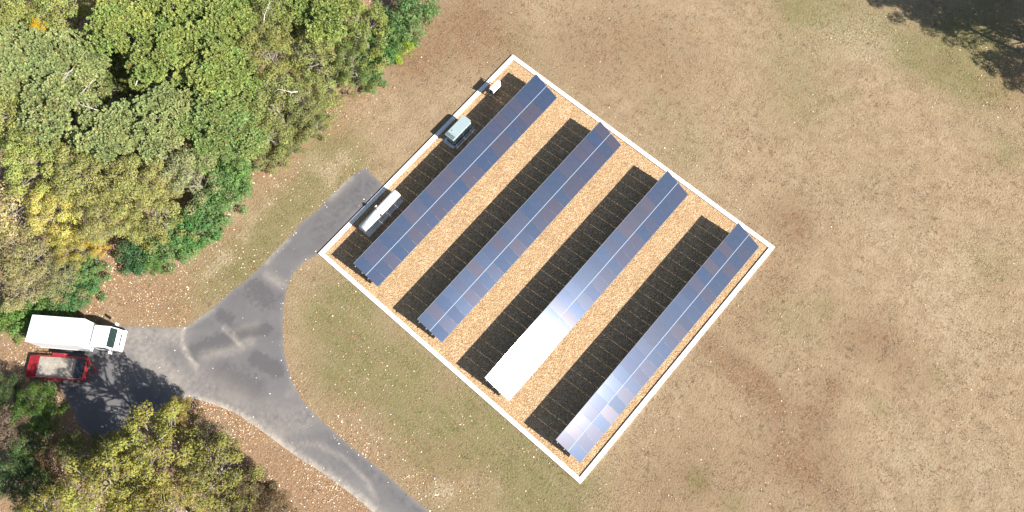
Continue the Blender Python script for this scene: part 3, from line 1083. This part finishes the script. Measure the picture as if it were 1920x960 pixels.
PB = (.305, .355, .140)      # bluish pine
PG = (.280, .350, .100)      # fresh green pine
PO = (.245, .275, .085)      # olive pine
YG = (.305, .345, .095)      # yellow green
OL = (.305, .310, .095)      # olive gold
YL = (.50, .45, .18)       # pale yellow
BG = (.125, .215, .070)      # bright shrub green
DG = (.045, .085, .018)
FG = 'trees of the dense forest edge'
forest = [
 ('leafy', 10, 35, 12.5, 3.7, YG, 'yellow green leafy tree in the very top left corner of the forest'),
 ('leafy', 112, 28, 12.5, 3.5, YG, 'yellow green leafy tree on the top edge, right of the corner tree'),
 ('pine', 45, 125, 13, 3.6, PB, 'pale blue green pine on the left edge, below the corner tree'),
 ('pine', 138, 118, 12.6, 3.3, PB, 'pale blue green pine with bare grey limbs, left of the dark forest gap'),
 ('pine', 238, 62, 13.5, 3.2, PG, 'bright green pine of round tufts just above the dark forest gap'),
 ('pine', 325, 8, 13, 3.4, PG, 'fresh green pine on the top edge, right of the dark gap with orange leaves'),
 ('pine', 318, 118, 13, 3.4, PG, 'fresh green pine just right of the dark forest gap'),
 ('pine', 420, 58, 12.5, 3.4, PG, 'green pine with a bare white branch to its right'),
 ('leafy', 512, 15, 12, 3.2, (.24, .285, .075), 'mid green tree on the top edge in the middle of the forest'),
 ('pine', 606, 22, 11.5, 3.3, PG, 'green pine on the top edge nearest the field'),
 ('leafy', 500, 95, 11.5, 3.2, (.25, .26, .075), 'olive green tree just left of the brown clearing in the canopy'),
 ('low', 588, 92, 9.5, 2.9, PO, 'olive tree directly behind the lower field side shrubs'),
 ('low', 672, 38, 9.5, 2.9, (.23, .28, .07), 'mid green leafy tree behind the tall shrubs at the top of the field'),
 ('low', 655, 108, 6.5, 2.0, (.15, .20, .05), 'small dark green tree at the notch where leaf litter spills out'),
 ('pine', 412, 150, 12.5, 3.4, PG, 'green pine in the centre of the forest'),
 ('leafy', 232, 165, 8.5, 2.5, (.15, .19, .05), 'low dark green tree down inside the dark forest gap'),
 ('low', 500, 180, 10, 3.2, PO, 'olive tree above the dark field edge trees'),
 ('low', 560, 188, 7.5, 2.4, (.20, .22, .07), 'olive leafy tree on the field edge beside the pale litter notch'),
 ('pine', 405, 232, 11.5, 3.3, (.23, .31, .10), 'deep green pine left of the rounded field edge tree'),
 ('low', 495, 240, 7.5, 2.4, (.20, .23, .07), 'rounded olive tree bulging out over the field edge'),
 ('pine', 118, 212, 12.6, 3.5, PB, 'pale blue green pine in the left half of the forest'),
 ('leafy', 28, 222, 12, 3.4, YG, 'yellow green tree on the left edge below the pale pines'),
 ('pine', 218, 258, 12, 3.3, PB, 'pale green pine below the black hole in the canopy'),
 ('pine', 312, 238, 12, 3.4, PB, 'grey green pine beside the black hole in the canopy'),
 ('leafy', 62, 305, 12, 3.4, YG, 'yellow green tree above the bright yellow tree'),
 ('leafy', 155, 328, 11.5, 3.4, OL, 'gold olive tree between the pale pines and the yellow tree'),
 ('leafy', 250, 345, 11, 3.3, OL, 'gold olive tree in the lower middle of the forest'),
 ('low', 335, 305, 10, 3.0, (.26, .285, .13), 'grey green thin crowned tree behind the lower shrubs'),
 ('sparse', 20, 395, 10, 3.1, YL, 'pale straw yellow tree on the left edge of the forest'),
 ('leafy', 105, 392, 10, 2.8, (.50, .46, .12), 'bright yellow autumn tree in the forest'),
 ('leafy', 200, 408, 9.5, 2.9, OL, 'olive gold tree just right of the bright yellow tree'),
 ('low', 278, 395, 8.5, 2.7, (.26, .27, .08), 'olive green tree directly behind the dark fern like shrub'),
 ('sparse', 42, 470, 8, 3.0, (.27, .255, .095), 'pale olive thin tree left of the small yellow saplings'),
 ('leafy', 128, 452, 7, 2.2, (.30, .27, .06), 'small yellow green tree beside the brown litter notch'),
 ('sparse', 42, 540, 5.5, 2.4, (.33, .30, .13), 'low straw coloured tree on the left edge above the truck'),
 ('sparse', 105, 520, 5.5, 2.2, (.24, .25, .10), 'low grey green tree above the truck shadow'),
 ('low', 632, 122, 3.5, 1.5, (.19, .26, .06), 'low green bush tree where the litter notch meets the field shrubs'),
 ('low', 582, 218, 4.0, 1.6, (.19, .22, .07), 'low olive tree pushing into the field below the litter notch'),
 ('low', 532, 262, 3.8, 1.6, (.17, .20, .06), 'low dark olive tree at the field edge, right of the rounded tree'),
 ('low', 472, 272, 3.8, 1.7, (.26, .26, .10), 'low pale olive tree above the lower shrub line'),
 ('low', 575, 160, 5.5, 2.2, PO, 'small olive tree just above the pale litter notch'),
 ('low', 445, 275, 5.0, 2.0, (.20, .28, .09), 'small green tree between the rounded tree and the lower shrub line'),
 ('leafy', 180, 462, 3.5, .9, (.55, .38, .04), 'tiny orange yellow sapling at the litter notch'),
]
forest += [
 ('leafy', 207, 12, 10, 1.3, (.55, .28, .03), 'small orange tree glowing inside the dark gap on the top edge'),
 ('leafy', 92, 70, 12.2, 1.0, (.60, .42, .03), 'small golden yellow tree top between the corner trees and the pale pines'),
]
bare = {'pale blue green pine with bare grey limbs, left of the dark forest gap': [(128, 118, 1.7), (140, 165, 1.2)],
        'green pine with a bare white branch to its right': [(488, 32, 1.4)],
        'pale green pine below the black hole in the canopy': [(190, 205, 1.6)],
        'grey green pine beside the black hole in the canopy': [(258, 210, 1.2)],
        'olive tree above the dark field edge trees': [(552, 162, 1.2)],
        'fresh green pine just right of the dark forest gap': [(245, 150, 1.1)]}
M['deadwood'] = paint('dead_wood', (.46, .42, .38), .9, var=.3)
def bare_branch(root, px, py, H, L):
    P = Vector(at(px, py, H))
    sc = root.scale
    q = root.location
    b = MB()
    a0 = trng.uniform(0, 6.28)
    p = P + Vector((0, 0, -.9))
    for k in range(3):
        aa = a0 + trng.uniform(-.4, .4)
        r_ = .07 * (1 - k * .25)
        n_ = p + Vector((math.cos(aa) * L * .4, math.sin(aa) * L * .4, .35))
        b.tube(p, n_, r_, r_ * .7, 5)
        for _ in range(2):
            ab = aa + trng.choice((-1, 1)) * trng.uniform(.5, 1.1)
            ll = L * trng.uniform(.25, .5)
            b.tube(n_, n_ + Vector((math.cos(ab) * ll, math.sin(ab) * ll, .15)), r_ * .5, .012, 4)
        p = n_
    o = b.build('bare_branch', M['deadwood'], root)
    inv = (Matrix.Translation(q) @ root.rotation_euler.to_matrix().to_4x4() @ Matrix.Diagonal((*sc, 1))).inverted()
    o.matrix_parent_inverse = inv
for f in forest:
    nm = 'pine_tree' if f[0] == 'pine' else 'leafy_tree'
    r_ = plant(*f, name=nm, cat='pine tree' if f[0] == 'pine' else 'tree', group=FG)
    for (bx_, by_, bl_) in bare.get(f[6], ()):
        bare_branch(r_, bx_, by_, f[3] * .93, bl_)

SG = 'bright green shrubs along the forest edge'
shrubs = [
 (781, 6, 3, 2.32, BG, 'green shrub at the top end of the field side shrub line'),
 (751, 39, 3.2, 2.60, BG, 'green shrub second from the top of the field side shrub line'),
 (728, 66, 3, 2.18, BG, 'green shrub behind the yellow green one at the field'),
 (748, 82, 2.4, 1.64, (.22, .31, .04), 'yellow green shrub leaning out onto the dry field'),
 (706, 92, 3.2, 2.32, (.075, .16, .04), 'dark green shrub left of the yellow green shrub'),
 (686, 124, 2.6, 2.18, BG, 'green shrub at the lower end of the field side shrub line'),
 (426, 312, 3, 2.32, (.12, .23, .06), 'bright green shrub at the top of the lower shrub line'),
 (414, 354, 3, 2.46, BG, 'green shrub second along the lower shrub line'),
 (389, 394, 2.8, 2.46, BG, 'green shrub third along the lower shrub line'),
 (351, 426, 2.8, 2.46, (.085, .20, .055), 'deep green shrub in the middle of the lower shrub line'),
 (308, 452, 2.8, 2.46, BG, 'green shrub next to the dark fern like shrub'),
 (256, 472, 2.6, 2.18, (.05, .125, .045), 'dark green fern like shrub at the brown litter notch'),
 (154, 504, 2.6, 1.92, BG, 'green shrub on the far side of the brown litter notch'),
 (139, 544, 2.6, 2.18, (.08, .18, .06), 'blue green shrub above the nose of the truck shadow'),
 (102, 569, 2.5, 2.18, BG, 'green shrub behind the box of the truck'),
 (52, 589, 2.5, 2.32, (.12, .22, .05), 'green shrub behind the rear of the truck'),
 (9, 596, 2.3, 2.18, (.14, .24, .05), 'green shrub on the left edge behind the truck'),
 (438, 325, 2.2, 1.6, (.13, .25, .06), 'small light green shrub bulging onto the lawn at the upper end of its line'),
 (404, 385, 2.0, 1.6, (.12, .24, .06), 'small light green shrub on the lawn side of the middle shrubs'),
 (340, 452, 2.0, 1.6, (.12, .24, .06), 'small light green shrub on the lawn side above the pale straw patches'),
 (285, 482, 1.8, 1.5, (.11, .22, .055), 'small green shrub at the foot of the fern like shrub'),
 (152, 528, 2.0, 1.5, (.13, .24, .06), 'small light green shrub beside the litter notch, nearest the lawn'),
]
for (x_, y_, h_, r_, c_, lb) in shrubs:
    plant('shrub', x_, y_, h_, r_, c_, lb, 'shrub', 'shrub', SG)

MG = 'autumn trees of the lower left grove'
Y1 = (.27, .27, .055)
grove = [
 ('big', 292, 832, 11.5, 3.7, Y1, 'yellow green tree whose top sticks out over the driveway edge'),
 ('big', 185, 905, 13.0, 3.4, Y1, 'yellow green tree left in the grove, right of the shaded thicket'),
 ('big', 395, 880, 10.0, 3.3, (.215, .215, .05), 'yellow green tree on the right flank of the grove'),
 ('big', 300, 965, 10, 3.3, (.25, .23, .045), 'yellow tree on the bottom edge in the middle of the grove'),
 ('sparse', 385, 825, 7.0, 2.0, (.22, .20, .12), 'thin greyish tree at the leaf covered slope'),
 ('big', 95, 965, 8.5, 2.8, (.22, .21, .04), 'yellow green tree at the bottom left of the grove'),
 ('leafy', 505, 952, 5.5, 2.3, (.16, .115, .05), 'low brown purple tree at the right end of the grove'),
 ('leafy', 462, 905, 6.0, 1.7, (.12, .09, .05), 'small dark brownish tree by the fallen leaf slope'),
 ('leafy', 332, 775, 6.5, 1.5, (.27, .22, .05), 'small golden tree top poking over the driveway bend'),
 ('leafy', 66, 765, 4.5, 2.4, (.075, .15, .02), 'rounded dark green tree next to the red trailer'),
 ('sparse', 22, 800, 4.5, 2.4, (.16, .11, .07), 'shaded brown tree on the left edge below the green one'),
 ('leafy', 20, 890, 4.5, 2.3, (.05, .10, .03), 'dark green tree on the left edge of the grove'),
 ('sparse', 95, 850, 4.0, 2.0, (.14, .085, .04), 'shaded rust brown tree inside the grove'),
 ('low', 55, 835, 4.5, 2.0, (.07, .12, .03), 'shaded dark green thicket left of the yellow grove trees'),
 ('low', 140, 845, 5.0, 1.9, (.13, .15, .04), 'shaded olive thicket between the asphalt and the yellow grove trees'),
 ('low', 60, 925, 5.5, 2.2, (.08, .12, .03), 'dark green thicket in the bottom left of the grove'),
 ('low', 215, 845, 6.5, 2.2, (.20, .21, .045), 'olive tree at the asphalt edge under the tallest yellow tree'),
 ('big', 240, 915, 9.0, 3.0, (.24, .25, .05), 'yellow green tree in the heart of the grove'),
 ('low', 440, 955, 6.0, 2.4, (.19, .18, .05), 'olive tree on the bottom edge at the right of the grove'),
 ('leafy', 5, 735, 3.5, 1.8, (.045, .085, .02), 'deep green tree on the left edge behind the trailer'),
]
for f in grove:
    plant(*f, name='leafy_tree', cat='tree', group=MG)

# trees standing just beyond the right edge: their shade lies on the lawn in the top right corner
for (wx, wy, h_, r_) in ((59.9, -38.4, 12.5, 3.0), (62, -40.5, 14, 3.6), (62.5, -46.5, 13.5, 4.2), (67.5, -42.0, 15, 4.6), (60.2, -52.2, 11.5, 3.0), (67, -50.5, 14, 4.4), (63.5, -57.5, 11.5, 3.2)):
    plant('leafy', 0, 0, h_, r_, YG, 'leafy tree outside the right edge that shades the corner lawn', 'leafy_tree', 'tree', 'trees beyond the right edge', world=(wx, wy))

# ------------------------------------------------------------------ grass tufts and fallen leaves (uncountable)
frame_w = gpts([(-60, -60), (1980, -60), (1980, 1020), (-60, 1020)])
def scatter(n, rs):
    lo, hi = frame_w.min(0), frame_w.max(0)
    P = rs.uniform(lo, hi, (n, 2))
    m = inpoly(P[:, 0], P[:, 1], frame_w)
    return P[m]
def in_enclosure(P, pad=.1):
    return (P[:, 0] > -pad) & (P[:, 0] < WALL_X + pad) & (P[:, 1] < pad) & (P[:, 1] > WALL_Y - pad)

rs = np.random.RandomState(8)
P = scatter(330000, rs)
P = P[~in_enclosure(P)]
P = P[~inpoly(P[:, 0], P[:, 1], drive_w)]
Zs = zones(P[:, 0], P[:, 1])
inf = inpoly(P[:, 0], P[:, 1], forest_w)
# clumpy growth
def vnoise(P, s, seed):
    r2 = np.random.RandomState(seed)
    G = r2.rand(256, 256)
    q = P / s + 500
    i = np.floor(q).astype(int)
    f = q - i
    f = f * f * (3 - 2 * f)
    g = lambda a, b: G[(i[:, 0] + a) % 256, (i[:, 1] + b) % 256]
    return (g(0, 0) * (1 - f[:, 0]) + g(1, 0) * f[:, 0]) * (1 - f[:, 1]) + (g(0, 1) * (1 - f[:, 0]) + g(1, 1) * f[:, 0]) * f[:, 1]
cl = .6 * vnoise(P, 1.1, 1) + .4 * vnoise(P, .45, 2)
keep = (rs.rand(len(P)) < np.clip((cl - .42) * 3.2, .03, 1) * (1 - .8 * Zs[:, 2])) & ~inf
P, Zs, cl = P[keep], Zs[keep], cl[keep]
n = len(P)
m = 2
C = np.repeat(np.c_[P, np.zeros(n)], m, 0)
th = rs.uniform(0, 6.283, n * m)
ln = rs.uniform(.05, .13, n * m)
lean = rs.uniform(.4, 1.2, n * m)
tip = C + np.stack([np.cos(th) * ln * lean, np.sin(th) * ln * lean, ln * .8], 1)
wv = np.stack([-np.sin(th), np.cos(th), np.zeros(n * m)], 1) * rs.uniform(.014, .03, (n * m, 1))
GV = np.stack([C - wv, C + wv, tip], 1).reshape(-1, 3)
GF = np.arange(n * m * 3).reshape(-1, 3)
dry = np.array([.31, .225, .145]); grn = np.array([.13, .135, .045]); red = np.array([.17, .075, .035])
cc = dry[None] * rs.uniform(.6, 1.25, (n, 1))
gm = (rs.rand(n) < Zs[:, 0] * .8 + .10)[:, None]
cc = np.where(gm, grn[None] * rs.uniform(.7, 1.4, (n, 1)), cc)
rmm = (rs.rand(n) < Zs[:, 1] * .7 + .02)[:, None]
cc = np.where(rmm, red[None] * rs.uniform(.7, 1.5, (n, 1)), cc)
ca = np.repeat(np.c_[cc, np.ones(n)], m * 3, 0)
def vcol_mat(name, rough=.8, tl_=.25):
    t = NT(name)
    a = t.n('ShaderNodeAttribute', attribute_name='hue')
    t.set(Base_Color=a.outputs['Color'], Roughness=rough)
    t.b.inputs['Specular IOR Level'].default_value = .2
    return t.m
M['tuft'] = vcol_mat('dry_grass')
M['litter'] = vcol_mat('fallen_leaf', .6)
o = link(bpy.data.objects.new('grass', np_mesh('grass', GV, GF, 3, M['tuft'], {'hue': ca})))
tag(o, 'short dry grass and weeds on the lawn and field', 'grass', kind='stuff')

P = scatter(800000, rs)
P = P[~in_enclosure(P, -.5) | (rs.rand(len(P)) < .004)]
ind = inpoly(P[:, 0], P[:, 1], drive_w)
Zs = zones(P[:, 0], P[:, 1])
inf = inpoly(P[:, 0], P[:, 1], forest_w)
de, _, _ = polydist(P[:, 0], P[:, 1], drive_w)
encl = in_enclosure(P, .0)
near = np.exp(-np.maximum(0, (P[:, 0] + 4) / 14)) * .05
pr_ = .0045 + near * .6 + .50 * Zs[:, 2] ** 1.4 + .03 * Zs[:, 0] + .05 * np.exp(-(de / .25) ** 2)
clp = vnoise(P, 2.3, 5)
pr_ *= np.clip(clp * 2.2 - .3, .15, 1.6)
pr_ = np.where(ind, .002 + .03 * np.exp(-(de / .5) ** 2), pr_)
pr_ = np.where(encl, .005, pr_)
pr_ = np.where(inf, .2, pr_)
keep = rs.rand(len(P)) < pr_
P, Zs, encl, ind = P[keep], Zs[keep], encl[keep], ind[keep]
n = len(P)
z_ = np.where(encl, .065, .022) + rs.uniform(0, .02, n)
C = np.c_[P, z_]
N = np.stack([rs.normal(0, .35, n), rs.normal(0, .35, n), np.ones(n)], 1)
N /= np.linalg.norm(N, axis=1, keepdims=True)
T, B = frames(N)
th = rs.uniform(0, 6.283, (n, 1))
T, B = T * np.cos(th) + B * np.sin(th), -T * np.sin(th) + B * np.cos(th)
s_ = rs.uniform(.06, .14, (n, 1))
LV = np.stack([C - T * s_ * .6, C + B * s_ * .4, C + T * s_ * .6, C - B * s_ * .4], 1).reshape(-1, 3)
LV[:, 2] = np.maximum(LV[:, 2], .008)
pal = np.array([[.62, .49, .34], [.46, .31, .18], [.34, .15, .06], [.40, .23, .12], [.74, .66, .54], [.17, .085, .04]])
ci = rs.choice(6, n, p=[.28, .22, .13, .15, .13, .09])
ci = np.where(ind & (rs.rand(n) < .7), 4, ci)
cc = pal[ci] * rs.uniform(.8, 1.15, (n, 1))
ca = np.repeat(np.c_[np.clip(cc, 0, 1), np.ones(n)], 4, 0)
o = link(bpy.data.objects.new('fallen_leaves', np_mesh('fallen_leaves', LV, np.arange(n * 4).reshape(-1, 4), 4, M['litter'], {'hue': ca})))
tag(o, 'scattered tan fallen leaves, thickest along the trees and driveway', 'leaves', kind='stuff')
